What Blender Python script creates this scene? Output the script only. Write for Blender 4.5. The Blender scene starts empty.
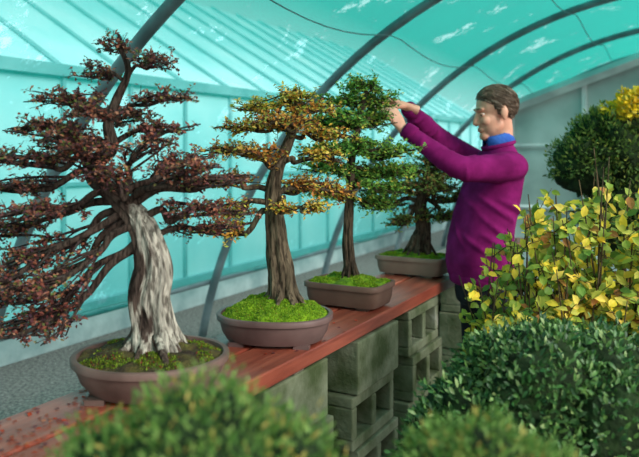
import bpy, bmesh, math, random
import numpy as np
from mathutils import Vector, Matrix, noise, Euler

random.seed(7)
rnd = random.random
def U(a, b): return a + (b - a) * rnd()
def lin(c):
    return tuple((v/12.92 if v <= 0.04045 else ((v+0.055)/1.055)**2.4) for v in c)
def rgb(r, g, b): return lin((r/255, g/255, b/255)) + (1.0,)
scene = bpy.context.scene
try:
    scene.view_settings.view_transform = 'Standard'
except Exception: pass

ANG = math.radians(-28.5)
R = Matrix.Rotation(ANG, 4, 'Z')      # tunnel frame: X right across the aisle, Y along the tunnel

# ------------------------------------------------------------------ materials
def new_mat(name):
    m = bpy.data.materials.new(name); m.use_nodes = True
    nt = m.node_tree; nt.nodes.clear()
    out = nt.nodes.new('ShaderNodeOutputMaterial')
    return m, nt, out
def N(nt, t, **kw):
    n = nt.nodes.new(t)
    for k, v in kw.items():
        if k in n.inputs: n.inputs[k].default_value = v
        else: setattr(n, k, v)
    return n
def noisy(name, c1, c2, scale=8, rough=0.7, bump=0.3, bscale=None, stretch=(1,1,1), detail=6, c3=None, spec=0.3, dist=0.02, contrast=(0.35,0.65)):
    m, nt, out = new_mat(name)
    tc = N(nt, 'ShaderNodeTexCoord'); mp = N(nt, 'ShaderNodeMapping'); mp.inputs['Scale'].default_value = stretch
    nt.links.new(tc.outputs['Object'], mp.inputs[0])
    n1 = N(nt, 'ShaderNodeTexNoise'); n1.inputs['Scale'].default_value = scale; n1.inputs['Detail'].default_value = detail
    nt.links.new(mp.outputs[0], n1.inputs['Vector'])
    cr = N(nt, 'ShaderNodeValToRGB'); e = cr.color_ramp.elements
    e[0].position, e[1].position = contrast; e[0].color, e[1].color = c1, c2
    if c3:
        x = cr.color_ramp.elements.new(contrast[1]+0.1); x.color = c3
    nt.links.new(n1.outputs['Fac'], cr.inputs[0])
    b = N(nt, 'ShaderNodeBsdfPrincipled'); b.inputs['Roughness'].default_value = rough
    b.inputs['Specular IOR Level'].default_value = spec
    nt.links.new(cr.outputs[0], b.inputs['Base Color'])
    n2 = N(nt, 'ShaderNodeTexNoise'); n2.inputs['Scale'].default_value = bscale or scale*4; n2.inputs['Detail'].default_value = 5
    nt.links.new(mp.outputs[0], n2.inputs['Vector'])
    bp = N(nt, 'ShaderNodeBump'); bp.inputs['Strength'].default_value = bump; bp.inputs['Distance'].default_value = dist
    nt.links.new(n2.outputs['Fac'], bp.inputs['Height']); nt.links.new(bp.outputs[0], b.inputs['Normal'])
    nt.links.new(b.outputs[0], out.inputs[0])
    return m
def attr_mat(name, rough=0.5, transl=0.3, spec=0.3, bump=0.0, bscale=60, stretch=(1,1,1), gain=1.0):
    m, nt, out = new_mat(name)
    a = N(nt, 'ShaderNodeAttribute'); a.attribute_name = 'Col'
    b = N(nt, 'ShaderNodeBsdfPrincipled'); b.inputs['Roughness'].default_value = rough
    b.inputs['Specular IOR Level'].default_value = spec
    nt.links.new(a.outputs['Color'], b.inputs['Base Color'])
    if bump:
        tc = N(nt, 'ShaderNodeTexCoord'); mp = N(nt, 'ShaderNodeMapping'); mp.inputs['Scale'].default_value = stretch
        n2 = N(nt, 'ShaderNodeTexNoise'); n2.inputs['Scale'].default_value = bscale; n2.inputs['Detail'].default_value = 6
        nt.links.new(tc.outputs['Object'], mp.inputs[0]); nt.links.new(mp.outputs[0], n2.inputs['Vector'])
        bp = N(nt, 'ShaderNodeBump'); bp.inputs['Strength'].default_value = bump; bp.inputs['Distance'].default_value = 0.01
        nt.links.new(n2.outputs['Fac'], bp.inputs['Height']); nt.links.new(bp.outputs[0], b.inputs['Normal'])
        mx = N(nt, 'ShaderNodeMixRGB'); mx.blend_type = 'MULTIPLY'; mx.inputs[0].default_value = 0.8
        cr = N(nt, 'ShaderNodeValToRGB'); cr.color_ramp.elements[0].position = 0.38; cr.color_ramp.elements[1].position = 0.54
        cr.color_ramp.elements[0].color = (0.12, 0.10, 0.09, 1)
        nt.links.new(n2.outputs['Fac'], cr.inputs[0])
        nt.links.new(a.outputs['Color'], mx.inputs[1]); nt.links.new(cr.outputs[0], mx.inputs[2])
        nt.links.new(mx.outputs[0], b.inputs['Base Color'])
    if transl:
        t = N(nt, 'ShaderNodeBsdfTranslucent'); nt.links.new(a.outputs['Color'], t.inputs[0])
        mix = N(nt, 'ShaderNodeMixShader'); mix.inputs[0].default_value = transl
        nt.links.new(b.outputs[0], mix.inputs[1]); nt.links.new(t.outputs[0], mix.inputs[2])
        nt.links.new(mix.outputs[0], out.inputs[0])
    else:
        nt.links.new(b.outputs[0], out.inputs[0])
    return m

LEAF = attr_mat('leaf', 0.55, 0.35)
WAXY = attr_mat('waxy_leaf', 0.42, 0.2, 0.5)
BARK = attr_mat('bark', 0.85, 0.0, 0.15, bump=0.9, bscale=60, stretch=(1.8,1.8,0.4))
HAIRM = attr_mat('hair', 0.6, 0.0, 0.3)
STEEL = noisy('galvanised_pipe', rgb(78,94,98), rgb(108,126,130), 6, 0.45, 0.05, spec=0.5)
BENCH = noisy('stained_wood', rgb(120,54,40), rgb(158,82,62), 5, 0.36, 0.25, 30, stretch=(6,0.6,6), c3=rgb(184,122,100), spec=0.6, dist=0.004)
CONC = noisy('mossy_concrete', rgb(66,78,46), rgb(124,130,106), 7, 0.95, 0.7, 60, c3=rgb(156,158,142), dist=0.006)
GRAVEL = noisy('gravel', rgb(84,94,90), rgb(146,154,146), 45, 0.95, 1.0, 60, dist=0.05, c3=rgb(184,188,178))
POT1 = noisy('brown_clay', rgb(80,60,54), rgb(118,92,84), 6, 0.6, 0.15, 40, dist=0.004)
POT2 = noisy('grey_brown_clay', rgb(80,60,58), rgb(110,86,82), 6, 0.5, 0.12, 40, dist=0.004)
POT3 = noisy('dark_brown_clay', rgb(78,56,48), rgb(106,80,68), 6, 0.6, 0.15, 40, dist=0.004)
POT4 = noisy('tan_clay', rgb(110,88,76), rgb(140,116,102), 6, 0.6, 0.15, 40, dist=0.004)
MOSS = noisy('moss', rgb(66,98,12), rgb(124,160,24), 25, 0.95, 1.0, 160, c3=rgb(150,178,40), dist=0.010)
SOIL = noisy('mossy_soil', rgb(50,38,28), rgb(84,78,36), 22, 0.95, 1.0, 120, c3=rgb(110,130,40), dist=0.012)
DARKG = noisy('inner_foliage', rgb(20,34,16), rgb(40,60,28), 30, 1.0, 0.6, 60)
WOOD = noisy('weathered_wood', rgb(92,84,74), rgb(134,124,108), 5, 0.85, 0.4, 40, stretch=(6,6,0.6), dist=0.004)

# ------------------------------------------------------------------ mesh helpers
class MB:
    def __init__(s): s.v = []; s.f = []; s.c = []
    def add(s, vs, fs, col=(0.5,0.5,0.5,1)):
        o = len(s.v); s.v.extend(vs)
        for i, f in enumerate(fs):
            s.f.append([o+k for k in f]); s.c.append(col[i] if isinstance(col, list) else col)
    def obj(s, name, mat, parent=None, smooth=False, color=True, loc=None, matrix=None):
        me = bpy.data.meshes.new(name)
        me.from_pydata([tuple(v) for v in s.v], [], s.f); me.update()
        if color:
            ca = me.color_attributes.new('Col', 'FLOAT_COLOR', 'CORNER')
            arr = np.empty((len(me.loops), 4), dtype=np.float32)
            cnt = np.array([len(f) for f in s.f]); cols = np.array(s.c, dtype=np.float32)
            arr[:] = np.repeat(cols, cnt, axis=0)
            ca.data.foreach_set('color', arr.ravel())
        if smooth: me.polygons.foreach_set('use_smooth', [True]*len(me.polygons))
        ob = bpy.data.objects.new(name, me); scene.collection.objects.link(ob)
        if mat: me.materials.append(mat)
        if matrix is not None: ob.matrix_world = matrix
        if loc is not None: ob.location = loc
        if parent: ob.parent = parent
        return ob
def empty(name, loc=(0,0,0), rot=0):
    e = bpy.data.objects.new(name, None); scene.collection.objects.link(e)
    e.location = loc; e.rotation_euler = (0,0,rot); e.empty_display_size = 0.1
    return e
def frame(d):
    d = d.normalized(); a = Vector((0,0,1)) if abs(d.z) < 0.9 else Vector((1,0,0))
    x = d.cross(a).normalized(); y = d.cross(x).normalized(); return x, y
def tube(mb, pts, rad, n=6, col=(0.5,0.5,0.5,1), flute=None, colf=None):
    pts = [Vector(p) for p in pts]; m = len(pts); vs = []; fs = []; cols = []
    px = None
    for i, p in enumerate(pts):
        d = pts[min(i+1, m-1)] - pts[max(i-1, 0)]
        if d.length < 1e-9: d = Vector((0,0,1))
        d.normalize()
        if px is None: px, py = frame(d)
        else:
            px = (px - d*px.dot(d)); px = px.normalized() if px.length > 1e-6 else frame(d)[0]
            py = d.cross(px)
        for k in range(n):
            a = 2*math.pi*k/n; r = rad[i]
            if flute: r *= flute(i/(m-1), a)
            vs.append(p + (px*math.cos(a) + py*math.sin(a))*r)
    for i in range(m-1):
        for k in range(n):
            fs.append([i*n+k, i*n+(k+1)%n, (i+1)*n+(k+1)%n, (i+1)*n+k])
            if colf:
                c = vs[i*n+k]; cols.append(colf(i/(m-1), c - pts[i], c))
    fs.append(list(range(n))[::-1]); fs.append([(m-1)*n+k for k in range(n)])
    if colf: cols += [cols[0], cols[-1]]; mb.add(vs, fs, cols)
    else: mb.add(vs, fs, col)
def cat(P, k=6):
    P = [np.array(p, float) for p in P]; out = []
    Q = [2*P[0]-P[1]] + P + [2*P[-1]-P[-2]]
    for i in range(1, len(Q)-2):
        for j in range(k):
            t = j/k; a, b, c, d = Q[i-1:i+3]
            out.append(0.5*((2*b)+(-a+c)*t+(2*a-5*b+4*c-d)*t*t+(-a+3*b-3*c+d)*t**3))
    out.append(P[-1]); return out
def ellipsoid(mb, c, r, nu=24, nv=16, rot=None, col=(0.5,)*4, disp=None):
    vs = []; fs = []
    for j in range(1, nv):
        ph = math.pi*j/nv
        for i in range(nu):
            th = 2*math.pi*i/nu
            n = Vector((math.sin(ph)*math.cos(th), math.sin(ph)*math.sin(th), math.cos(ph)))
            k = disp(n) if disp else 1
            v = Vector((n.x*r[0]*k, n.y*r[1]*k, n.z*r[2]*k))
            if rot: v = rot @ v
            vs.append(Vector(c)+v)
    t = Vector((0,0,r[2])); b = -t
    if rot: t = rot @ t; b = rot @ b
    vs += [Vector(c)+t, Vector(c)+b]
    for j in range(nv-2):
        for i in range(nu):
            fs.append([j*nu+i, (j+1)*nu+i, (j+1)*nu+(i+1)%nu, j*nu+(i+1)%nu])
    T = len(vs)-2
    for i in range(nu):
        fs.append([T, i, (i+1)%nu]); fs.append([T+1, (nv-2)*nu+(i+1)%nu, (nv-2)*nu+i])
    mb.add(vs, fs, col)
def box(mb, lo, hi, col=(0.5,)*4):
    x0,y0,z0 = lo; x1,y1,z1 = hi
    mb.add([(x0,y0,z0),(x1,y0,z0),(x1,y1,z0),(x0,y1,z0),(x0,y0,z1),(x1,y0,z1),(x1,y1,z1),(x0,y1,z1)],
           [[0,3,2,1],[4,5,6,7],[0,1,5,4],[1,2,6,5],[2,3,7,6],[3,0,4,7]], col)
def loft(mb, secs, n=32):
    vs = []; fs = []
    for c, a, b in secs:
        for k in range(n):
            t = 2*math.pi*k/n; vs.append(Vector(c)+Vector(a)*math.cos(t)+Vector(b)*math.sin(t))
    for i in range(len(secs)-1):
        for k in range(n): fs.append([i*n+k, i*n+(k+1)%n, (i+1)*n+(k+1)%n, (i+1)*n+k])
    fs.append(list(range(n))[::-1]); fs.append([(len(secs)-1)*n+k for k in range(n)])
    mb.add(vs, fs)
def remesh(ob, vox, smooth=4, fac=0.5):
    m = ob.modifiers.new('r', 'REMESH'); m.mode = 'VOXEL'; m.voxel_size = vox; m.use_smooth_shade = True
    s = ob.modifiers.new('s', 'SMOOTH'); s.iterations = smooth; s.factor = fac
def jit(c, v=0.15):
    k = 1+U(-v, v); return (c[0]*k*U(.92,1.08), c[1]*k, c[2]*k*U(.9,1.1), 1)
def pick(pal):
    t = sum(w for _, w in pal); x = rnd()*t
    for c, w in pal:
        x -= w
        if x <= 0: return jit(c)
    return jit(pal[-1][0])
def rv(s=1):
    return Vector((random.gauss(0,1), random.gauss(0,1), random.gauss(0,1))).normalized()*s
def leaf4(mb, p, d, nrm, L, W, col):
    d = d.normalized(); w = d.cross(nrm)
    w = w.normalized() if w.length > 1e-5 else frame(d)[0]
    u = w.cross(d).normalized()
    mb.add([p, p+d*L*0.5+w*W*0.5+u*W*0.12, p+d*L, p+d*L*0.5-w*W*0.5+u*W*0.12], [[0,1,2],[0,2,3]], col)
def leaf6(mb, p, d, nrm, L, W, col):
    d = d.normalized(); w = d.cross(nrm)
    w = w.normalized() if w.length > 1e-5 else frame(d)[0]
    u = w.cross(d).normalized(); c = L*0.12
    mid = p+d*L*0.5; tip = p+d*L-u*c
    mb.add([p, p+d*L*.28+w*W*.42+u*W*.15, p+d*L*.65+w*W*.45+u*W*.12-u*c*.3, tip,
            p+d*L*.65-w*W*.45+u*W*.12-u*c*.3, p+d*L*.28-w*W*.42+u*W*.15, mid],
           [[0,1,2,6],[6,2,3],[0,6,4,5],[6,3,4]], col)

# ------------------------------------------------------------------ ground + shell
mb = MB(); mb.add([R@Vector(p) for p in [(-40,-20,0),(40,-20,0),(40,60,0),(-40,60,0)]], [[0,1,2,3]])
mb.obj('ground', GRAVEL, color=False)

CZ, RR = -0.72, 3.59
def hoop_pt(th, y, r=RR): return Vector((-r*math.cos(th), y, CZ + r*math.sin(th)))
th0 = math.asin(0.72/RR)
tf = empty('polytunnel_frame')
for k, y in enumerate((-1.5, 0.5, 2.5, 4.5, 6.5, 8.5, 10.5, 12.5)):
    mb = MB()
    pts = [R @ hoop_pt(th0 + (math.pi-2*th0)*i/60, y) for i in range(61)]
    tube(mb, pts, [0.033]*61, 12)
    mb.obj('hoop_%d' % (k+1), STEEL, tf, smooth=True, color=False)

def net_mat(name, base, dens_lo, dens_hi, zlo, zhi):
    m, nt, out = new_mat(name)
    tc = N(nt, 'ShaderNodeTexCoord'); sx = N(nt, 'ShaderNodeSeparateXYZ'); nt.links.new(tc.outputs['Object'], sx.inputs[0])
    mr = N(nt, 'ShaderNodeMapRange'); mr.inputs['From Min'].default_value = zlo; mr.inputs['From Max'].default_value = zhi
    mr.inputs['To Min'].default_value = dens_lo; mr.inputs['To Max'].default_value = dens_hi
    nt.links.new(sx.outputs['Z'], mr.inputs['Value'])
    no = N(nt, 'ShaderNodeTexNoise'); no.inputs['Scale'].default_value = 2.4; no.inputs['Detail'].default_value = 10; no.inputs['Roughness'].default_value = .78
    nt.links.new(tc.outputs['Object'], no.inputs['Vector'])
    cr = N(nt, 'ShaderNodeValToRGB'); cr.color_ramp.elements[0].position = .57; cr.color_ramp.elements[1].position = .62
    cr.color_ramp.elements[0].color = (0,0,0,1); cr.color_ramp.elements[1].color = (.42,.42,.42,1)  # patches of light imitated in the material: noise thins the net density
    nt.links.new(no.outputs['Fac'], cr.inputs[0])
    sub = N(nt, 'ShaderNodeMath', operation='SUBTRACT'); nt.links.new(mr.outputs[0], sub.inputs[0]); nt.links.new(cr.outputs[0], sub.inputs[1])
    tr = N(nt, 'ShaderNodeBsdfTransparent'); tr.inputs[0].default_value = (0.66, 0.98, 0.98, 1)
    tl = N(nt, 'ShaderNodeBsdfTranslucent')
    mc = N(nt, 'ShaderNodeMixRGB'); mc.inputs[1].default_value = base; mc.inputs[2].default_value = (base[0]*1.5+.01, base[1]*.68, base[2]*.72, 1)
    nt.links.new(no.outputs['Fac'], mc.inputs[0]); nt.links.new(mc.outputs[0], tl.inputs[0])
    df = N(nt, 'ShaderNodeBsdfDiffuse'); nt.links.new(mc.outputs[0], df.inputs[0])
    m1 = N(nt, 'ShaderNodeMixShader'); m1.inputs[0].default_value = .4
    nt.links.new(tl.outputs[0], m1.inputs[1]); nt.links.new(df.outputs[0], m1.inputs[2])
    m2 = N(nt, 'ShaderNodeMixShader'); nt.links.new(sub.outputs[0], m2.inputs[0])
    nt.links.new(tr.outputs[0], m2.inputs[1]); nt.links.new(m1.outputs[0], m2.inputs[2])
    nt.links.new(m2.outputs[0], out.inputs[0])
    return m
NET = net_mat('teal_shade_net', rgb(6,186,168), 0.40, 0.95, 1.75, 2.35)
mb = MB(); n1, n2 = 60, 150
tha = math.asin((0.45-CZ)/3.64); thb = math.acos(-0.5/3.64)
vs = []; fs = []
for j in range(n2+1):
    y = -2 + 15*j/n2
    sag = 0.035*math.sin(math.pi*((y+1.5) % 2)/2)**2
    for i in range(n1+1):
        t = i/n1; r = 3.64 - sag + 0.012*noise.noise(Vector((t*9, y*1.3, 0)))
        vs.append(R @ hoop_pt(tha+(thb-tha)*t, y, r))
for j in range(n2):
    for i in range(n1):
        a = j*(n1+1)+i; fs.append([a, a+1, a+n1+2, a+n1+1])
mb.add(vs, fs); mb.obj('wall_left_shade_netting', NET, smooth=True, color=False)
mb = MB(); K = 60
ring = [R @ hoop_pt(th0+(math.pi-2*th0)*i/K, 13.1, 3.62) for i in range(K+1)]
mb.add([R@Vector((0,13.1,0))]+ring, [[0,i+1,i+2] for i in range(K)]); mb.obj('wall_back_shade_netting', NET, color=False)
mb = MB()
tube(mb, [R@hoop_pt(tha,-2,3.63), R@hoop_pt(tha,13,3.63)], [0.02]*2, 8)
mb.obj('netting_rail', STEEL, tf, smooth=True, color=False)
mb = MB()
for k, th in enumerate((1.02, 1.3)):
    pts = []
    for i in range(61):
        y = -1+13.5*i/60; pts.append(R@(hoop_pt(th, y, 3.54) - Vector((0,0,0.10*math.sin(math.pi*((y+1.5) % 2)/2)))))
    tube(mb, pts, [0.004]*61, 5)
mb.obj('support_wires', STEEL, tf, color=False)

PANE = noisy('whitewashed_glass', rgb(170,220,224), rgb(214,240,242), 1.2, 0.35, 0.05, c3=rgb(230,246,246), spec=0.5)
KERB = noisy('kerb', rgb(138,166,166), rgb(180,202,200), 4, 0.9, 0.3)
gh = empty('glasshouse')
XG = -4.25
mb = MB(); box(mb, (XG-.1, -2, 0), (XG, 16, .24)); mb.obj('base_wall', KERB, gh, color=False, matrix=R)
mb = MB(); box(mb, (XG-.05, -2, .24), (XG-.03, 16, 2.12))
mb.add([(XG-.04,-2,2.13),(XG-.04,16,2.13),(XG-3.0,16,3.9),(XG-3.0,-2,3.9)], [[0,1,2,3]])
mb.obj('panes', PANE, gh, color=False, matrix=R)
BAR2 = noisy('grey_glazing_bar', rgb(120,160,164), rgb(150,186,190), 3, 0.5, 0.03)
mb = MB()
y = -2
while y < 16:
    box(mb, (XG-.045, y-.016, .24), (XG+.0, y+.016, 2.12))
    tube(mb, [(XG-.03,y,2.14),(XG-3.0,y,3.92)], [.02]*2, 4)
    y += .72
box(mb, (XG-.05,-2,2.06), (XG+.03,16,2.15)); box(mb, (XG-.05,-2,1.22), (XG+.0,16,1.25)); box(mb, (XG-.05,-2,.24), (XG+.03,16,.30))
mb.obj('glazing_bars', BAR2, gh, color=False, matrix=R)

FR = noisy('grey_frame', rgb(170,178,178), rgb(205,212,210), 3, 0.5, 0.03)
GP = noisy('cloudy_polycarbonate', rgb(132,148,144), rgb(176,190,186), 1.5, 0.35, 0.05, spec=0.5)
WP = noisy('white_roof_sheet', rgb(205,214,212), rgb(232,236,234), 2, 0.4, 0.05)
sh = empty('potting_shed')
ys, x0, xr, x1, ze, zr = 8.8, -2.05, 0.4, 2.85, 1.98, 2.85
mb = MB(); mb.add([(x0,ys,0),(x1,ys,0),(x1,ys,ze),(xr,ys,zr),(x0,ys,ze)], [[0,1,2,3,4]])
mb.add([(x0,ys,0),(x0,ys+3,0),(x0,ys+3,ze),(x0,ys,ze)], [[0,1,2,3]]); mb.add([(x1,ys,0),(x1,ys+3,0),(x1,ys+3,ze),(x1,ys,ze)], [[0,1,2,3]])
mb.obj('panels', GP, sh, color=False, matrix=R)
mb = MB(); mb.add([(x0-.1,ys-.15,ze),(xr,ys-.15,zr+.05),(xr,ys+3,zr+.05),(x0-.1,ys+3,ze)], [[0,1,2,3]])
mb.add([(xr,ys-.15,zr+.05),(x1+.1,ys-.15,ze),(x1+.1,ys+3,ze),(xr,ys+3,zr+.05)], [[0,1,2,3]])
so = mb.obj('roof', WP, sh, color=False, matrix=R); sm = so.modifiers.new('s','SOLIDIFY'); sm.thickness = .05
mb = MB()
for xx in (x0, -1.2, -.4, xr, 1.2, 2.0, x1):
    zt = ze+(zr-ze)*(1-abs(xx-xr)/2.45); box(mb, (xx-.025,ys-.04,0), (xx+.025,ys, zt))
tube(mb, [(x0-.1,ys-.16,ze),(xr,ys-.16,zr+.03),(x1+.1,ys-.16,ze)], [.07]*3, 4)
tube(mb, [(x0,ys-.05,1.55),(x1,ys-.05,1.55)], [.03]*2, 4); tube(mb, [(x0,ys-.05,.8),(x1,ys-.05,.8)], [.03]*2, 4)
mb.obj('frame', FR, sh, color=False, matrix=R)

# ------------------------------------------------------------------ bench
bench = empty('plank_bench')
for k, (xa, xb) in enumerate(((-1.46,-1.285), (-1.27,-1.095))):
    mb = MB(); box(mb, (xa,-.6,.81), (xb,5.2,.86)); o = mb.obj('plank_%d' % (k+1), BENCH, bench, color=False, matrix=R)
    bv = o.modifiers.new('b','BEVEL'); bv.width = .005; bv.segments = 2
mb = MB()
for y in (0.2,1.3,1.9,2.6,3.2,4.2): box(mb, (-1.45,y-.03,.802), (-1.105,y+.03,.812))
mb.obj('shims', WOOD, bench, color=False, matrix=R)
def block(mb, x, y, z, dx=.175, dy=.39, dz=.196, t=.040):
    box(mb, (x,y,z),(x+dx,y+dy,z+t)); box(mb, (x,y,z+dz-t),(x+dx,y+dy,z+dz))
    for yy in (y, y+dy/2-t/2, y+dy-t): box(mb, (x,yy,z+t),(x+dx,yy+t,z+dz-t))
def solid(mb, x, y, z, dx=.175, dy=.39, dz=.196):
    box(mb, (x,y,z),(x+dx,y+dy,z+dz))
for (y0, pat) in ((-.3,'ssss'),(.75,'ssss'),(1.72,'ssss'),(2.30,'shhs'),(2.86,'hhhh'),(3.75,'shsh'),(4.6,'hshs')):
    mb = MB()
    for r in range(4):
        off = .012*math.sin(r*3+y0*5)
        for xx in (-1.465, -1.275):
            (block if pat[r] == 'h' else solid)(mb, xx+off*.5, y0+off, r*.2+.001)
    o = mb.obj('concrete_block_stack', CONC, color=False, matrix=R)
    bv = o.modifiers.new('b','BEVEL'); bv.width = .006; bv.segments = 2

# ------------------------------------------------------------------ pots
def pot(parent, rx, ry, h, n, mat, bot=.78, moss=MOSS, mossh=.03, rot=0, lip=.012, feet=True, blades=None, soil_col=None):
    prof = [(bot,.012),(bot+.03,.012),(bot+(1-bot)*.55,h*.4),(.955,h*.78),(.955,h-lip*1.6),(1,h-lip*1.5),(1.005,h-.003),(.99,h),(.93,h),(.92,h-.004),(.9,h*.6)]
    K = 72
    def sp(t, a, b):
        c, s = math.cos(t), math.sin(t)
        return (a*math.copysign(abs(c)**(2/n), c), b*math.copysign(abs(s)**(2/n), s))
    mb = MB(); vs = []; fs = []
    for sc, z in prof:
        for k in range(K):
            x, y = sp(2*math.pi*k/K, rx, ry)
            vs.append((x*(1-(1-sc)), y*(1-(1-sc)*rx/ry*.9), z))
    for i in range(len(prof)-1):
        for k in range(K): fs.append([i*K+k, i*K+(k+1)%K, (i+1)*K+(k+1)%K, (i+1)*K+k])
    fs.append(list(range(K))[::-1]); fs.append([(len(prof)-1)*K+k for k in range(K)])
    mb.add(vs, fs)
    for sx in (-1,1):
        for sy in (-1,1):
            cx, cy = sx*rx*.55, sy*ry*.55
            box(mb, (cx-.025,cy-.02,0), (cx+.025,cy+.02,.014))
    e = parent
    o = mb.obj('pot', mat, e, smooth=True, color=False)
    o.rotation_euler[2] = rot
    es = o.modifiers.new('e','EDGE_SPLIT'); es.split_angle = math.radians(50)
    def hz(x, y, q):
        return h-.012+mossh*max(0,math.cos(q*math.pi/2))**.7 + (.014*noise.noise(Vector((x*22,y*22,rx*9)))+.006*noise.noise(Vector((x*60,y*60,rx*9))))*(1.0 if q<.97 else .3)
    mb = MB(); vs = []; fs = []; M = 24; K2 = 96
    for j in range(M+1):
        q = j/M
        for k in range(K2):
            x, y = sp(2*math.pi*k/K2, rx*.925*q, ry*.925*q)
            vs.append((x,y,hz(x,y,q)))
    for j in range(M):
        for k in range(K2): fs.append([j*K2+k, (j+1)*K2+k, (j+1)*K2+(k+1)%K2, j*K2+(k+1)%K2])
    mb.add(vs, fs); o = mb.obj('soil_surface', moss, e, smooth=True, color=False); o.rotation_euler[2] = rot
    if blades:
        cnt, pal, L = blades; mb = MB()
        for _ in range(cnt):
            q = math.sqrt(rnd())*.98; t = U(0,2*math.pi); x, y = sp(t, rx*.92*q, ry*.92*q)
            if soil_col and noise.noise(Vector((x*14,y*14,3))) < .05: continue
            d = Vector((U(-.7,.7),U(-.7,.7),1))
            leaf4(mb, Vector((x,y,hz(x,y,q)-.002)), d, rv(), L*U(.6,1.3), L*.5, pick(pal))
        o = mb.obj('moss_tufts', LEAF, e); o.rotation_euler[2] = rot

MPAL = [(rgb(138,176,36),4),(rgb(104,146,26),3),(rgb(166,190,56),2),(rgb(150,120,46),.4),(rgb(70,104,20),2)]

# ------------------------------------------------------------------ bonsai generator
def bonsai(parent, base, s, trunk, pads, pal, leaf_l, wood_cols, subs=12, twigs=5, lv=7, deadwood=False, spread=1.0, twigcol=None, vz=1.0, leafw=.6, flt=.12, brk=1.0, pal_top=None):
    W = MB(); L = MB()
    T = cat(trunk, 16)
    P = [Vector((p[0]*s, p[2]*s, p[1]*s)) for p in T]; Rd = [max(p[3],.6)*s for p in T]
    d1, d2 = wood_cols
    def fl(t, a):
        return 1 + flt*(1-.6*t)*math.sin(a*5+t*9) + .07*math.sin(a*9-t*14)+.04*math.sin(a*17+t*20)+.14*noise.noise(Vector((math.cos(a)*2, math.sin(a)*2, t*12)))
    def cfb(t, off, w):
        q = .5+.5*noise.noise(Vector((w.x*25,w.y*25,w.z*10))); return tuple(d1[i]*(1-q)+d2[i]*q for i in range(3))+(1,)
    def cf(t, off, w):
        o = off.normalized(); k = noise.noise(Vector((w.x*25,w.y*25,w.z*8)))+.4*noise.noise(Vector((w.x*80,w.y*80,w.z*12)))
        q = .5+.5*k; dk = [d1[i]*(1-q)+d2[i]*q for i in range(3)]
        if deadwood:
            side = o.x*.8 - o.y*.45 + k*.9 - max(0,t-.1)*1.4
            f = max(0, min(1, (side+.02)/.22))*max(0, min(1, (.46-t)/.08))
            v = .76+.7*noise.noise(Vector((w.x*110+w.z*14,w.y*110,w.z*5)))
            pl = (.50*v,.46*v,.38*v)
            return tuple(dk[i]*(1-f)+pl[i]*f for i in range(3))+(1,)
        return tuple(dk)+(1,)
    tube(W, P, Rd, 64, flute=fl, colf=cf)
    for k in range(9):
        a = k*.7+.3; r0 = Rd[0]*.8; kk = U(.8,1.3)
        pts = [Vector(p) for p in cat([P[0]+Vector((math.cos(a)*r0*q*kk, math.sin(a)*r0*q*kk, z*s)) for q, z in ((.55,24),(.95,15),(1.4,8),(1.9,0))],3)]
        m = len(pts); tube(W, pts, [r0*(.26-.21*(i/(m-1))**1.3) for i in range(m)], 10, colf=(cf if deadwood else cfb))
    tc = twigcol or d1
    for (ax, az, x, z, y, rx, rz) in pads:
        best = min(range(len(T)), key=lambda i: (T[i][0]-ax)**2+(T[i][1]-az)**2)
        A = P[best]; C = Vector((x*s, y*s, z*s))
        ry = rx*.75; dirn = C-A
        h = Vector((dirn.x, dirn.y, 0))
        if h.length < 1e-4: h = Vector((1,0,0))
        h.normalize()
        reach = rx*.7 if abs(h.x) > .5 else ry*.7
        End = C + h*reach*s*.8
        M1 = A + dirn*.25 + Vector((0,0,U(0,8)*s)) + rv(6*s); M2 = A+dirn*.5+rv(8*s); M3 = A+dirn*.75+rv(6*s)
        path = [Vector(p) for p in cat([A, M1, M2, M3, C+rv(3*s), End], 5)]
        nP = len(path); r0 = min(Rd[best]*.45, max(2.4, min(4.2, dirn.length/s*.035+1.2))*s*brk)
        rads = [r0*(1-i/nP)**.8+.6*s for i in range(nP)]
        tube(W, path, rads, 7, colf=cfb)
        nsub = max(5, int(subs*(rx/40)))
        for _ in range(nsub):
            i0 = int(U(.3,.98)*(nP-1)); B = path[i0]
            a = U(0,2*math.pi); q = math.sqrt(U(.05,1))
            E = C + Vector((math.cos(a)*q*rx*s, math.sin(a)*q*ry*s, rz*s*vz*(U(-.6,.9)*(1-q*q*.5))))
            Mi = (B+E)/2 + Vector((U(-1,1),U(-1,1),U(-.5,1)))*5*s
            sp = [Vector(p) for p in cat([B, Mi, E], 3)]
            tube(W, sp, [r0*.28*(1-j/len(sp))+.5*s for j in range(len(sp))], 4, col=jit(tc,.2))
            for _ in range(twigs):
                b = sp[int(U(.3,1)*(len(sp)-1)+.5)]
                dd = Vector((U(-1,1),U(-1,1),U(-.35,.7))).normalized()*U(6,15)*s*spread
                e = b+dd; m = b+dd*.5+rv(1.2*s)
                tube(W, [b,m,e], [.5*s,.4*s,.25*s], 3, col=jit(tc,.25))
                pp = pal
                if pal_top and noise.noise(C*9+Vector((5,2,1)))+U(-.2,.2)+(z/200-.6)*.5 > 0: pp = pal_top
                for _ in range(lv):
                    t = U(.2,1.1); p = b+dd*t+rv(U(0,3.0)*s)
                    leaf4(L, p, Vector((U(-1,1),U(-1,1),U(-.6,.7))), Vector((U(-.9,.9),U(-1.3,.3),1)), leaf_l*U(.7,1.3), leaf_l*leafw*U(.8,1.2), pick(pp))
    a = W.obj('trunk_and_branches', BARK, parent, smooth=True); b = L.obj('foliage', LEAF, parent)
    a.location = base; b.location = base
    return a, b

Z0 = .86
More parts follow.
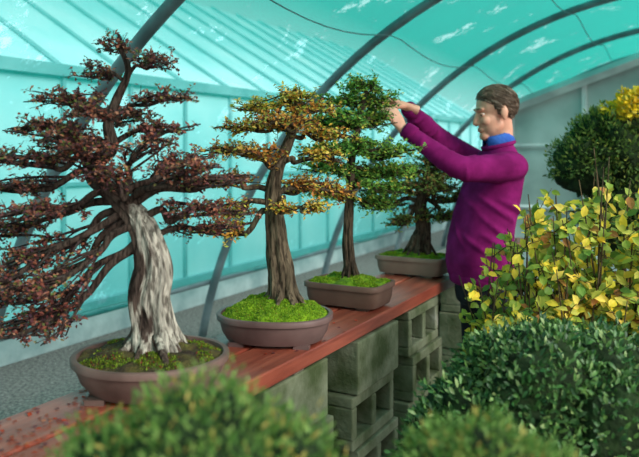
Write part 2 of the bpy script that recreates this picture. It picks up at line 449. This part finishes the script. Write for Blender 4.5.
# --- tree 1
b1 = empty('bonsai_tree', (-.45,1.87,Z0))
pot(b1, .207,.185,.10,2.0, POT1, bot=.74, moss=SOIL, mossh=.035, blades=(9000, [(rgb(106,130,30),4),(rgb(80,98,26),3),(rgb(150,170,52),1.5),(rgb(130,60,40),1)], .008), soil_col=True)
t1 = [(4,-12,0,33),(4,4,0,26),(3,22,0,21),(-2,48,0,20),(3,76,0,18),(-2,104,0,15),(-12,128,2,12),(-30,146,4,10),(-48,162,4,9),(-58,174,4,8.5),(-52,188,2,7.5),(-38,202,-2,6.5),(-42,226,0,5.4),(-34,250,0,4.4),(-22,280,0,3.2),(-30,304,0,2),(-32,318,0,1)]
p1 = [(-32,306,-34,302,0,24,14),(-26,270,4,286,-6,34,13),(-26,270,-56,278,6,28,13),
 (-40,235,16,252,0,42,12),(-40,235,-86,250,0,52,13),(-38,225,-52,232,-45,44,11),(-38,225,-30,236,45,44,11),
 (-38,204,20,220,4,42,12),(-38,204,-118,222,4,46,12),(-56,180,-128,190,-6,56,13),(-56,186,-96,204,50,48,11),
 (-50,170,-60,200,-50,44,12),(-58,172,-140,158,12,48,13),(-30,150,30,190,30,42,11),(-22,140,64,168,0,50,12),(-22,140,44,180,-42,40,11),
 (-10,128,62,138,-10,48,12),(-44,160,-110,132,-30,54,13),(-30,148,-146,112,10,48,13),(-20,140,-120,88,20,50,13),
 (-22,140,-140,68,-16,50,13),(-20,130,-134,40,10,48,12),(-12,125,-92,62,-40,40,11),(-4,116,-100,30,0,44,11),(0,110,56,112,30,42,11),(-20,140,-20,156,60,48,12),(-5,105,-128,12,-20,52,11),
 (-20,140,-30,176,-40,40,11),(-30,150,0,206,-20,38,11),(-36,200,-70,212,-30,40,11)]
pal1 = [(rgb(150,84,70),5),(rgb(118,68,70),4),(rgb(174,106,80),3),(rgb(104,114,56),1.8),(rgb(200,142,112),1.6),(rgb(148,130,74),1),(rgb(94,62,72),2.5)]
bonsai(b1, (-.004,0,.12), 1/383, t1, p1, pal1, .0125, (rgb(48,38,34),rgb(96,80,70)), subs=15, twigs=6, lv=6, deadwood=True, twigcol=rgb(76,62,58), vz=1.0)

# --- tree 2
b2 = empty('bonsai_tree', (-.15,2.36,Z0))
pot(b2, .195,.155,.095,2.3, POT2, bot=.8, moss=MOSS, mossh=.065, rot=ANG*.3, blades=(15000, MPAL, .0065))
t2 = [(4,-10,0,17),(3,8,0,14.5),(1,30,0,12),(-3,55,0,10.5),(-5,82,0,9),(-7,105,0,7.5),(-2,130,0,6.4),(6,150,0,5.4),(14,170,0,4.2),(18,190,0,3),(16,205,0,2)]
p2 = [(16,200,14,202,0,28,11),(18,190,-18,192,6,36,10),(18,190,38,190,-4,34,10),(14,170,-38,172,0,36,10),(12,165,54,164,0,32,10),(10,160,4,176,-34,38,11),(10,160,4,176,34,38,11),
 (2,140,-56,148,6,30,9),(0,136,44,140,-6,34,9),(-4,125,-26,146,-30,34,10),(-7,108,-52,118,0,30,8),(-7,105,34,114,10,32,9),(-6,96,-50,84,-4,34,8),(-5,92,22,92,-30,26,7),(-5,80,-60,64,6,28,8),(-7,105,60,106,0,26,8)]
pal2 = [(rgb(216,150,66),4),(rgb(190,120,54),3),(rgb(160,162,72),3),(rgb(160,92,58),2),(rgb(230,188,92),1.8)]
pal2t = [(rgb(186,184,70),3),(rgb(140,156,60),3),(rgb(224,182,72),4),(rgb(210,146,54),2.5),(rgb(238,206,104),1.6)]
bonsai(b2, (.015,0,.14), 1/300, t2, p2, pal2, .0150, (rgb(66,56,44),rgb(124,110,88)), subs=17, twigs=6, lv=7, twigcol=rgb(86,68,54), pal_top=pal2t)
# --- tree 3
b3 = empty('bonsai_tree', (.125,2.9,Z0))
pot(b3, .17,.115,.10,7, POT3, bot=.86, moss=MOSS, mossh=.03, rot=ANG, lip=.014, blades=(8000, MPAL, .0075))
t3 = [(0,-8,0,8),(0,8,0,6),(-2,40,0,5),(0,80,0,4.4),(2,120,0,3.8),(8,150,0,3.3),(14,178,0,2.5),(18,192,0,1.5)]
p3 = [(16,190,16,188,0,24,14),(14,178,30,180,26,24,13),(14,174,-8,176,4,30,14),(10,160,30,158,40,30,13),(8,150,-24,154,0,34,13),(8,150,-6,156,-30,30,14),(8,150,8,156,30,36,14),
 (4,130,40,122,6,34,12),(4,128,-26,128,6,36,12),(2,120,4,130,-30,34,12),(2,110,46,104,8,34,12),(1,100,-22,106,-6,32,11),(0,92,32,86,-16,26,10),(0,90,20,104,28,34,11),(0,80,-24,84,4,20,9),(-1,70,24,70,4,22,8)]
pal3 = [(rgb(104,154,60),4),(rgb(76,124,50),4),(rgb(140,176,72),2.5),(rgb(176,186,78),1),(rgb(204,186,80),.5)]
bonsai(b3, (0,0,.12), 1/247, t3, p3, pal3, .0170, (rgb(50,42,34),rgb(90,76,60)), subs=22, twigs=6, lv=9, twigcol=rgb(66,60,42))
# --- tree 4
b4 = empty('bonsai_tree', (.49,3.62,Z0))
pot(b4, .185,.12,.10,7, POT4, bot=.86, moss=MOSS, mossh=.025, rot=ANG, lip=.014, blades=(4500, MPAL, .008))
t4 = [(0,-8,0,12),(1,8,0,9),(3,25,0,7.5),(0,45,0,6),(4,62,0,5),(8,78,0,3.5),(8,90,0,2)]
p4 = [(8,88,8,88,0,26,12),(6,75,-18,80,0,28,13),(6,75,30,76,0,26,13),(2,60,-30,64,0,24,12),(3,60,8,68,-26,32,12),(3,60,8,68,26,32,12),(2,55,36,54,4,24,10),(0,48,-34,46,0,20,9),(0,45,-20,30,-8,18,8),(2,48,26,34,-6,24,9)]
pal4 = [(rgb(118,144,66),4),(rgb(88,118,56),4),(rgb(150,154,76),2),(rgb(170,126,70),1.6)]
bonsai(b4, (.03,0,.115), 1/198, t4, p4, pal4, .018, (rgb(60,50,42),rgb(108,92,76)), subs=20, twigs=6, lv=8, twigcol=rgb(86,70,52))

mb = MB()
for _ in range(320):
    y = U(.75,1.35) if rnd() < .75 else U(.7,2.4); x = U(-1.45,-1.10)
    leaf4(mb, R@Vector((x,y,.8615)), Vector((U(-1,1),U(-1,1),.05)), Vector((U(-.3,.3),U(-.3,.3),1)), .016, .012, pick(pal1[:3]+[(rgb(176,70,44),3)]))
mb.obj('fallen_leaves', LEAF)

# ------------------------------------------------------------------ the man
MX, MY = .82, 3.38
man = empty('man', (MX, MY, 0))
SWEAT = noisy('plum_knit', rgb(104,14,76), rgb(130,24,96), 14, 0.9, 0.35, 160, spec=.12, dist=.003)
SKIN = noisy('skin', rgb(204,144,118), rgb(226,170,144), 14, 0.5, 0.1, 90, spec=.35, dist=.001)
LIP = noisy('lips', rgb(176,104,92), rgb(190,118,104), 20, .5, .1)
TROU = noisy('dark_trousers', rgb(22,24,34), rgb(36,38,50), 20, .9, .3, 120, dist=.003)
SHOE = noisy('shoe_leather', rgb(30,24,20), rgb(50,40,32), 10, .5, .1)
SHIRT = noisy('blue_shirt', rgb(40,84,170), rgb(62,110,196), 20, .8, .2)
WHITE = noisy('eye_white', rgb(225,220,214), rgb(235,230,226), 5, .3, 0)
IRIS = noisy('iris', rgb(40,36,34), rgb(60,54,48), 50, .2, 0)
ty = math.radians(14)
MR = Matrix.Rotation(ty, 3, 'Z')
def tor(x, y, z): return MR @ Vector((x, y, z))
mb = MB()
secs = []
for z, cx, rx, ry in ((.885,-.040,.140,.18),(.90,-.040,.150,.19),(.97,-.050,.157,.19),(1.08,-.048,.150,.186),(1.2,-.022,.138,.184),(1.3,.010,.130,.188),(1.38,.030,.122,.188),(1.44,.044,.102,.170),(1.48,.050,.084,.13),(1.51,.053,.070,.095),(1.535,.054,.060,.068)):
    secs.append((tor(cx,0,z), MR@Vector((rx,0,0)), MR@Vector((0,ry,0))))
loft(mb, secs, 40)
shN = tor(.030,-.165,1.425); shF = tor(.02,.165,1.43)
elN = Vector((-.19,-.25,1.425)); wrN = Vector((-.425,-.185,1.59))
elF = Vector((-.235,.12,1.565)); wrF = Vector((-.40,-.07,1.695))
def limb(mb, pts, rads, n=16, k=5):
    q = cat([tuple(p)+(r,) for p, r in zip(pts, rads)], k)
    tube(mb, [Vector(p[:3]) for p in q], [p[3] for p in q], n)
limb(mb, [tor(.05,-.09,1.40), shN, (shN+elN)/2+Vector((0,0,-.01)), elN, (elN+wrN)/2+Vector((0,0,-.008)), wrN], [.07,.072,.064,.054,.048,.038])
limb(mb, [tor(.05,.09,1.42), shF, (shF+elF)/2+Vector((0,0,-.005)), elF, (elF+wrF)/2+Vector((0,0,-.008)), wrF], [.066,.070,.062,.052,.047,.038])
for a0, a1, z0_, z1_ in ((200,300,1.30,1.16),(210,310,1.22,1.05),(195,285,1.12,.97),(230,320,1.12,1.0),(160,220,1.2,1.02),(150,230,1.32,1.2),(240,330,1.28,1.2)):
    pts = []
    for i in range(9):
        t = i/8; a = math.radians(a0+(a1-a0)*t); z = z0_+(z1_-z0_)*t
        cx = -.045+(.075)*max(0,(z-1.08)/.3); rx_ = .153-.03*max(0,(z-1.08)/.3); pts.append(tor(cx+rx_*math.cos(a)*.985, .187*math.sin(a)*.985, z))
    tube(mb, pts, [.005+.011*math.sin(math.pi*i/8) for i in range(9)], 8)
for w0, e0, f in ((shN,elN,(.55,.7,.85,.97)),(elN,wrN,(.1,.25,.42,.7)),(shF,elF,(.6,.8,.95)),(elF,wrF,(.12,.3,.5,.75))):
    for q in f:
        c = w0.lerp(e0, q)+Vector((0,0,-.008)); d = (e0-w0).normalized()+rv(.35); x, y = frame(d)
        rr = .069-.014*q if w0 in (shN, shF) else .053-.012*q
        tube(mb, [c+(x*math.cos(a)+y*math.sin(a))*rr*.98 for a in [2*math.pi*i/16 for i in range(17)]], [.0075]*17, 6)
o = mb.obj('sweater', SWEAT, man, color=False); remesh(o, .0075, 5, .5)
tx = bpy.data.textures.new('folds', 'CLOUDS'); tx.noise_scale = .2; tx.noise_depth = 1
dm = o.modifiers.new('d','DISPLACE'); dm.texture = tx; dm.strength = .018; dm.mid_level = .5; dm.texture_coords = 'LOCAL'
mb = MB()
for w, e in ((wrN,elN),(wrF,elF)):
    d = (w-e).normalized(); tube(mb, [w-d*.045, w-d*.02, w+d*.004, w+d*.012], [.040,.041,.038,.033], 20)
loft(mb, [(tor(-.040,0,z), MR@Vector((rx,0,0)), MR@Vector((0,ry,0))) for z, rx, ry in ((.862,.138,.18),(.87,.146,.187),(.91,.151,.191),(.925,.146,.185))], 40)
mb.obj('ribbing', SWEAT, man, smooth=True, color=False)
mb = MB()
loft(mb, [(tor(-.03,0,z), MR@Vector((a,0,0)), MR@Vector((0,b,0))) for z, a, b in ((.76,.12,.16),(.82,.13,.17),(.9,.13,.165),(.96,.12,.155))], 32)
for sy in (-1, 1):
    limb(mb, [tor(0,sy*.09,.86), tor(-.005,sy*.10,.7), tor(-.012,sy*.11,.48), tor(.01,sy*.12,.28), tor(.02,sy*.125,.06)], [.10,.092,.068,.062,.055])
o = mb.obj('trousers', TROU, man, color=False); remesh(o, .014, 6)
mb = MB()
for sy in (-1, 1):
    loft(mb, [(tor(.075-q*.29, sy*.125, zc), MR@Vector((0,wy,0)), Vector((0,0,wz))) for q, zc, wy, wz in ((0,.045,.02,.03),(.08,.05,.036,.048),(.4,.048,.042,.046),(.7,.036,.048,.034),(.92,.028,.038,.026),(1,.024,.018,.015))], 20)
o = mb.obj('shoes', SHOE, man, smooth=True, color=False)

HM = Matrix.Translation(Vector((.026,0,1.68))) @ Matrix.Rotation(math.radians(6),4,'Z') @ Matrix.Rotation(math.radians(-12),4,'Y')
mb = MB()
ellipsoid(mb, (.015,0,.035), (.098,.077,.09))
ellipsoid(mb, (-.03,0,-.035), (.060,.060,.085))
ellipsoid(mb, (-.012,0,-.062), (.064,.058,.046), rot=Matrix.Rotation(math.radians(-15),3,'Y'))
ellipsoid(mb, (-.072,0,-.1), (.026,.028,.022))
ellipsoid(mb, (-.074,0,.030), (.018,.052,.013))
for sy in (-1,1):
    ellipsoid(mb, (-.062,sy*.036,-.028), (.026,.024,.024))
    ellipsoid(mb, (.018,sy*.079,-.006), (.019,.010,.031), rot=Matrix.Rotation(math.radians(12),3,'Y'))
    ellipsoid(mb, (.014,sy*.078,-.03), (.010,.008,.014))
    ellipsoid(mb, (-.098,sy*.011,-.036), (.010,.008,.008))
tube(mb, [(-.078,0,.022),(-.090,0,.004),(-.101,0,-.016),(-.108,0,-.031),(-.096,0,-.042)], [.009,.010,.012,.0125,.009], 12)
ellipsoid(mb, (-.083,0,-.066), (.016,.026,.014))
tube(mb, [(.022,0,-.03),(.020,0,-.09),(.008,0,-.15),(0,0,-.19)], [.054,.050,.050,.052], 24)
o = mb.obj('head', SKIN, man, color=False, matrix=HM); remesh(o, .0040, 3, .5)
mb = MB()
for dz, r in ((-.062,.0035),(-.070,.0045)):
    tube(mb, [(-.085,-.020,-.067),(-.0940,-.011,dz),(-.0965,0,dz),(-.0940,.011,dz),(-.085,.020,-.067)], [.0015,r*.8,r,r*.8,.0015], 8)
mb.obj('lips', LIP, man, smooth=True, color=False, matrix=HM)
mb = MB(); mi = MB(); ml = MB(); mbw = MB()
for sy in (-1,1):
    ellipsoid(mb, (-.070,sy*.031,.004), (.0105,.0110,.0070)); ellipsoid(mi, (-.0782,sy*.0315,.002), (.004,.0055,.005), 12, 8)
    tube(ml, [(-.071,sy*.017,.004),(-.083,sy*.024,.0075),(-.082,sy*.034,.0085),(-.072,sy*.045,.005)], [.002,.0036,.0036,.002], 6)
    tube(ml, [(-.071,sy*.018,.001),(-.080,sy*.026,-.004),(-.079,sy*.035,-.004),(-.070,sy*.044,.001)], [.002,.0025,.0025,.002], 6)
    tube(mbw, [(-.088,sy*.014,.027),(-.091,sy*.026,.034),(-.086,sy*.038,.035),(-.076,sy*.050,.029)], [.0015,.0030,.0030,.0015], 6, col=rgb(120,98,80))
mb.obj('eyeballs', WHITE, man, smooth=True, color=False, matrix=HM); mi.obj('irises', IRIS, man, smooth=True, color=False, matrix=HM)
ml.obj('eyelids', SKIN, man, smooth=True, color=False, matrix=HM); mbw.obj('eyebrows', HAIRM, man, smooth=True, matrix=HM)
def hairline(x):
    P = [(-.2,.10),(-.08,.088),(-.05,.060),(-.025,.045),(-.010,-.008),(.006,-.012),(.010,.03),(.034,.03),(.042,-.035),(.07,-.07),(.2,-.08)]
    for (a,b),(c,d) in zip(P, P[1:]):
        if a <= x <= c: return b+(d-b)*(x-a)/(c-a)
    return .1
hc = Vector((.015,0,.035)); hr = Vector((.098,.077,.09))
def onh(p, k):
    q = Vector(((p.x-hc.x)/hr.x, (p.y-hc.y)/hr.y, (p.z-hc.z)/hr.z)).normalized()*k
    return Vector((hc.x+q.x*hr.x, hc.y+q.y*hr.y, hc.z+q.z*hr.z))
mb = MB(); nu, nv = 64, 48; vs = []; fs = []
for j in range(nv+1):
    ph = math.pi*j/nv
    for i in range(nu):
        th = 2*math.pi*i/nu
        n = Vector((math.sin(ph)*math.cos(th), math.sin(ph)*math.sin(th), math.cos(ph)))
        p = hc+Vector((n.x*hr.x,n.y*hr.y,n.z*hr.z))
        edge = p.z-hairline(p.x); k = 1.01+.085*max(0,min(1,edge/.03))*(1+.35*noise.noise(p*60))+ (.03 if p.z>.08 and p.x<0 else 0)*min(1,max(0,edge/.02))
        vs.append(hc+Vector((n.x*hr.x*k,n.y*hr.y*k,n.z*hr.z*k)))
for j in range(nv):
    for i in range(nu):
        f = [j*nu+i,(j+1)*nu+i,(j+1)*nu+(i+1)%nu,j*nu+(i+1)%nu]
        c = sum((vs[a] for a in f), Vector())/4
        if c.z > hairline(c.x)-.003: fs.append(f)
HC = [(rgb(112,92,76),4),(rgb(84,66,54),3),(rgb(150,132,116),1.6)]
mb.add(vs, fs, [jit(rgb(88,70,56),.1) for _ in fs])
cnt = 0
while cnt < 1600:
    p = onh(rv(.1)+hc, 1.05)
    if p.z < hairline(p.x)+.004: continue
    cnt += 1; pts = []; side = 1 if p.y > .0 else -1
    sc = U(1.07,1.13)
    for j in range(5):
        pts.append(onh(p, sc*(1+.005*j)))
        fl = Vector((.8, side*.45*(1 if p.z>.07 else 0), -.55 if p.x > .0 or abs(p.y)>.05 else .1))
        p = p + fl.normalized()*.009+rv(.0014)
    if pts[-1].z < hairline(pts[-1].x)-.006: pts = pts[:3]
    tube(mb, pts, [.0014]*(len(pts)-1)+[.0005], 3, col=pick(HC))
mb.obj('hair', HAIRM, man, smooth=True, matrix=HM)
mb = MB(); vs = []; fs = []; K = 40
CM = Matrix.Translation(tor(.046,0,1.545)) @ Matrix.Rotation(ty,4,'Z') @ Matrix.Rotation(math.radians(-16),4,'Y')
for j, (r, z) in enumerate(((.058,-.03),(.058,.026),(.061,.032),(.067,.024),(.078,-.018))):
    for k in range(K):
        a = math.radians(200)+math.radians(320)*k/(K-1); vs.append(CM@Vector((math.cos(a)*r, math.sin(a)*r, z)))
for j in range(4):
    for k in range(K-1): fs.append([j*K+k, j*K+k+1, (j+1)*K+k+1, (j+1)*K+k])
mb.add(vs, fs); o = mb.obj('shirt_collar', SHIRT, man, smooth=True, color=False); sm = o.modifiers.new('s','SOLIDIFY'); sm.thickness = .003
mb = MB(); pts = [Matrix.Translation(tor(.048,0,1.525)) @ Matrix.Rotation(ty,4,'Z') @ Matrix.Rotation(math.radians(-14),4,'Y') @ Vector((math.cos(a)*.073, math.sin(a)*.078, 0)) for a in [2*math.pi*i/40 for i in range(41)]]
tube(mb, pts, [.011]*41, 10); mb.obj('neckline', SWEAT, man, smooth=True, color=False)
def hand(name, wrist, fdir, back, sgn, curls, thumb):
    X = Vector(fdir).normalized(); Zv = Vector(back); Zv = (Zv-X*Zv.dot(X)).normalized(); Y = Zv.cross(X)
    M = Matrix(((X.x,Y.x,Zv.x,wrist.x),(X.y,Y.y,Zv.y,wrist.y),(X.z,Y.z,Zv.z,wrist.z),(0,0,0,1)))
    mb = MB()
    loft(mb, [(Vector((x,sgn*yc,zc)), Vector((0,a*sgn,0)), Vector((0,0,b))) for x, yc, zc, a, b in
        ((-.06,0,0,.029,.023),(-.01,0,0,.028,.020),(.01,0,0,.030,.019),(.035,.002,-.002,.038,.019),(.065,0,-.001,.041,.016),(.088,-.001,0,.040,.012),(.096,-.001,0,.034,.008))], 24)
    tips = []
    for i, (yy, sc) in enumerate(((.030,.95),(.0105,1.05),(-.010,.98),(-.029,.78))):
        a1,a2,a3 = curls[i]; L = (.044*sc,.028*sc,.022*sc); p = Vector((.084-abs(i-1)*.003, sgn*yy, 0)); pts = [p-Vector((.02,0,0)), p]; ang = 0
        for l, aa in zip(L,(a1,a2,a3)):
            ang += math.radians(aa); q = pts[-1]
            pts.append(q+Vector((math.cos(ang)*l*.5, 0, -math.sin(ang)*l*.5))); pts.append(q+Vector((math.cos(ang)*l, sgn*yy*.04, -math.sin(ang)*l)))
        rr = [.009,.0098,.0088,.0092,.008,.0083,.0074,.0062]
        tube(mb, pts, [r*(.88 if i==3 else 1) for r in rr], 12)
        ellipsoid(mb, pts[-1], (.0062,)*3, 10, 8); tips.append(pts[-1])
    tp = [Vector((x, sgn*y, z)) for x, y, z in thumb]
    tube(mb, tp, [.014,.0145,.0115,.0105,.0075][:len(tp)], 12); ellipsoid(mb, tp[-1], (.0075,)*3, 10, 8)
    ellipsoid(mb, (.03, sgn*.024, -.012), (.026,.014,.013))
    o = mb.obj(name, SKIN, man, color=False, matrix=M); remesh(o, .0024, 2, .4)
    return M @ ((tips[0]+tp[-1])/2)
thumb = ((.015,.020,-.006),(.04,.040,-.018),(.068,.046,-.034),(.092,.040,-.05),(.112,.032,-.062))
pN = hand('hand_l', wrN+(wrN-elN).normalized()*.022, (-.52,.05,.80), (.45,-.72,.35), -1, ((34,46,24),(40,48,26),(46,52,28),(50,54,30)), thumb)
pF = hand('hand_r', wrF+(wrF-elF).normalized()*.022, (-.90,-.12,.30), (.28,.15,.92), 1, ((30,44,24),(24,40,22),(30,40,22),(36,44,24)), thumb)
mb = MB(); ml = MB(); mo = Vector((MX,MY,0)); b3l = Vector((.125,2.9,Z0))
for tgt in (pN+mo, pF+mo):
    st = Vector((.125+.05, 2.9, 1.62)); tgt = Vector(tgt)
    pts = [Vector(p)-b3l for p in cat([st, st.lerp(tgt,.5)+Vector((0,0,.015)), tgt, tgt+Vector((.015,.01,.03))], 5)]
    tube(mb, pts, [.004-.003*i/len(pts) for i in range(len(pts))], 6, col=rgb(60,48,36))
    for _ in range(80):
        p = pts[int(U(.1,.5)*len(pts))]+rv(U(.005,.03)); leaf4(ml, p, rv(), Vector((0,0,1))+rv(.5), .016, .010, pick(pal3))
mb.obj('held_twigs', BARK, b3, smooth=True); ml.obj('held_twig_leaves', LEAF, b3)

# ------------------------------------------------------------------ foreground / right-hand plants
def mound(name, c, r, zbase, pal, n, L, Wd, mat, lobes=None, leaf=leaf4, out=.8, rough=.10):
    e = empty(name, (c[0], c[1], 0))
    lobes = lobes or [((0,0,c[2]), r)]
    core = MB(); lf = MB()
    tot = sum(l[1][0]*l[1][1] for l in lobes)
    for lc, lr in lobes:
        lc = Vector(lc); sd = rnd()*50
        def dsp(q): return 1+rough*noise.noise(q*2.2+Vector((sd,0,0)))+rough*.8*noise.noise(q*6+Vector((0,sd,0)))
        ellipsoid(core, lc, [x*.88 for x in lr], 32, 20, disp=dsp)
        for _ in range(int(n*lr[0]*lr[1]/tot)):
            q = rv()
            if q.z < -.45: continue
            k = dsp(q)*U(.84,1.06); p = lc+Vector((q.x*lr[0]*k,q.y*lr[1]*k,q.z*lr[2]*k))
            leaf(lf, p, q*out+rv(.7)+Vector((0,0,.25)), q+rv(.5), L*U(.7,1.3), Wd*U(.8,1.2), pick(pal))
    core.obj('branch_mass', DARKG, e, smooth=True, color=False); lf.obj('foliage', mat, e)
    w = MB(); tube(w, [(0,0,zbase+.05),(.01,0,zbase+.12),(0,0,c[2])], [.03,.022,.02], 10, col=rgb(70,56,44)); w.obj('trunk', BARK, e, smooth=True)
    pe = empty('pot_assembly', (0,0,zbase)); pe.parent = e
    pr = min(.17, r[0]*.8)
    pot(pe, pr, pr*.8, .09, 2.4, POT1, moss=SOIL, mossh=.02)
    s = MB(); box(s, (-pr,-pr*.85,zbase-.04),(pr,pr*.85,zbase)); box(s, (-.05,-.05,0),(.05,.05,zbase-.04)); box(s, (-.14,-.14,0),(.14,.14,.03))
    s.obj('display_stand', WOOD, e, color=False)
    return e
gpal = [(rgb(106,142,66),4),(rgb(80,118,52),4),(rgb(138,166,88),2),(rgb(172,156,80),1)]
mound('clipped_juniper', (-.150,.86,1.06), (.165,.14,.165), .82, gpal, 12000, .015, .0045, LEAF, rough=.16,
      lobes=[((0,0,1.055),(.13,.13,.158)),((-.10,0,1.02),(.10,.11,.145)),((.10,.0,1.03),(.10,.10,.135))])
mound('clipped_juniper', (.215,.92,1.03), (.13,.12,.13), .80, gpal, 9000, .015, .0045, LEAF, rough=.16,
      lobes=[((0,0,1.01),(.10,.1,.135)),((.07,0,.98),(.075,.09,.13)),((-.065,0,1.00),(.065,.08,.125))])
apal = [(rgb(72,112,58),4),(rgb(50,86,46),4),(rgb(104,144,74),2.5),(rgb(142,168,104),1.2)]
mound('azalea_bush', (.56,1.72,.9), (.3,.25,.2), .62, apal, 17000, .020, .009, WAXY, leaf=leaf6, rough=.2,
      lobes=[((-.04,0,.89),(.18,.2,.175)),((-.20,-.02,.83),(.11,.14,.13)),((.14,.02,.88),(.16,.18,.175)),((.3,0,.86),(.13,.15,.14)),((-.08,-.1,.82),(.14,.12,.14)),((.12,-.12,.84),(.15,.12,.15)),((-.26,-.05,.79),(.10,.12,.10)),((.28,-.12,.80),(.12,.12,.13)),((.02,.05,.99),(.09,.1,.07)),((-.12,.02,.98),(.08,.1,.06))])

def shrub(name, loc, stems, spreadx, spready, ztop, pal, LL, nl, sprays=9, zl=.35, left=0):
    e = empty(name, loc); w = MB(); l = MB()
    for _ in range(stems):
        a = U(0,2*math.pi); q = math.sqrt(rnd()); tx_, ty_ = math.cos(a)*q*spreadx, math.sin(a)*q*spready
        zt = ztop*(1-.22*q*q)*U(.70,1.0)
        pts = [Vector(p) for p in cat([(tx_*.15,ty_*.15,0),(tx_*.35,ty_*.35,zt*.4),(tx_*.8+U(-.05,.05),ty_*.8,zt*.75),(tx_*1.1,ty_*1.1,zt)], 6)]
        n = len(pts); tube(w, pts, [.006*(1-i/n)+.0014 for i in range(n)], 5, col=jit(rgb(92,78,56)))
        pp = pal
        for _ in range(sprays):
            i = int(U(zl,.99)*(n-1)); b = pts[i]; d = Vector((U(-1,1),U(-1,1),U(-.3,1))).normalized()*U(.05,.15)
            sp = [b, b+d*.5+rv(.01), b+d+Vector((0,0,-.012))]
            tube(w, sp, [.0020,.0014,.001], 4, col=jit(rgb(100,86,56)))
            for k in range(nl):
                t = (k+.5)/nl; p = sp[0].lerp(sp[2], t)+rv(.006)
                dd = d.normalized()*.5+rv(.9)+Vector((0,0,-.15))
                leaf6(l, p, dd, Vector((-.1,-.8,.8))+rv(.6), LL*U(.6,1.25), LL*.62*U(.8,1.2), pick(pp))
    w.obj('stems', BARK, e, smooth=True); l.obj('leaves', LEAF, e)
    return e
ypal = [(rgb(150,170,66),4),(rgb(190,192,78),3),(rgb(236,208,66),3.5),(rgb(246,220,100),2),(rgb(104,138,58),4),(rgb(190,130,70),.8)]
shrub('autumn_maple_shrub', (.97,2.30,0), 120, .37,.28, 1.54, ypal, .042, 6, sprays=10)
shrub('autumn_maple_shrub', (.69,2.36,0), 42, .20,.2, 1.42, ypal[:3]+ypal[4:], .040, 6, sprays=7)
c = mound('golden_cypress', (1.68,3.9,1.3), (.4,.35,.4), .5, [(rgb(96,124,54),4),(rgb(70,98,44),4),(rgb(140,150,66),2)], 16000, .03, .011, LEAF, rough=.35,
      lobes=[((-.02,0,1.48),(.24,.25,.24)),((-.20,0,1.42),(.17,.2,.18)),((.22,0,1.5),(.24,.25,.26)),((-.12,0,1.58),(.14,.16,.14)),((.1,0,1.15),(.30,.3,.28))])
mb = MB()
for _ in range(2600):
    q = rv()
    if q.z < -.1: continue
    k = 1+.35*noise.noise(q*3)
    p = Vector((.10,-.12,1.68))+Vector((q.x*.20*k,q.y*.18*k,q.z*.14*k))*U(.8,1.05); leaf6(mb, p, q+rv(.6), q+rv(.4), .034, .018, pick([(rgb(240,204,40),4),(rgb(216,184,50),2),(rgb(250,224,80),1),(rgb(150,150,60),1)]))
mb.obj('golden_tips', LEAF, c)

# ------------------------------------------------------------------ light, world, camera
w = bpy.data.worlds.new('World'); scene.world = w; w.use_nodes = True
nt = w.node_tree; bg = nt.nodes['Background']
tc = nt.nodes.new('ShaderNodeTexCoord'); sx = nt.nodes.new('ShaderNodeSeparateXYZ'); cr = nt.nodes.new('ShaderNodeValToRGB')
cr.color_ramp.elements[0].position = .0; cr.color_ramp.elements[0].color = (.66,.70,.70,1)
cr.color_ramp.elements[1].position = .5; cr.color_ramp.elements[1].color = (.97,.98,1,1)
nt.links.new(tc.outputs['Generated'], sx.inputs[0]); nt.links.new(sx.outputs['Z'], cr.inputs[0]); nt.links.new(cr.outputs[0], bg.inputs[0])
bg.inputs[1].default_value = 1.75
sd = bpy.data.lights.new('sun', 'SUN'); sd.energy = 3.6; sd.angle = math.radians(30); sd.color = (1,.96,.90)
so = bpy.data.objects.new('sun', sd); scene.collection.objects.link(so)
so.rotation_euler = Vector((-.66,.60,-.50)).to_track_quat('-Z','Y').to_euler()

cd = bpy.data.cameras.new('camera'); co = bpy.data.objects.new('camera', cd); scene.collection.objects.link(co)
co.location = (0,0,1.5); co.rotation_euler = (math.radians(90),0,0)
cd.sensor_fit = 'HORIZONTAL'; cd.sensor_width = 36; cd.lens = 36*700/639; cd.shift_y = -78.5/639
cd.dof.use_dof = True; cd.dof.focus_distance = 2.35; cd.dof.aperture_fstop = 3.0
cd.clip_end = 200
scene.camera = co
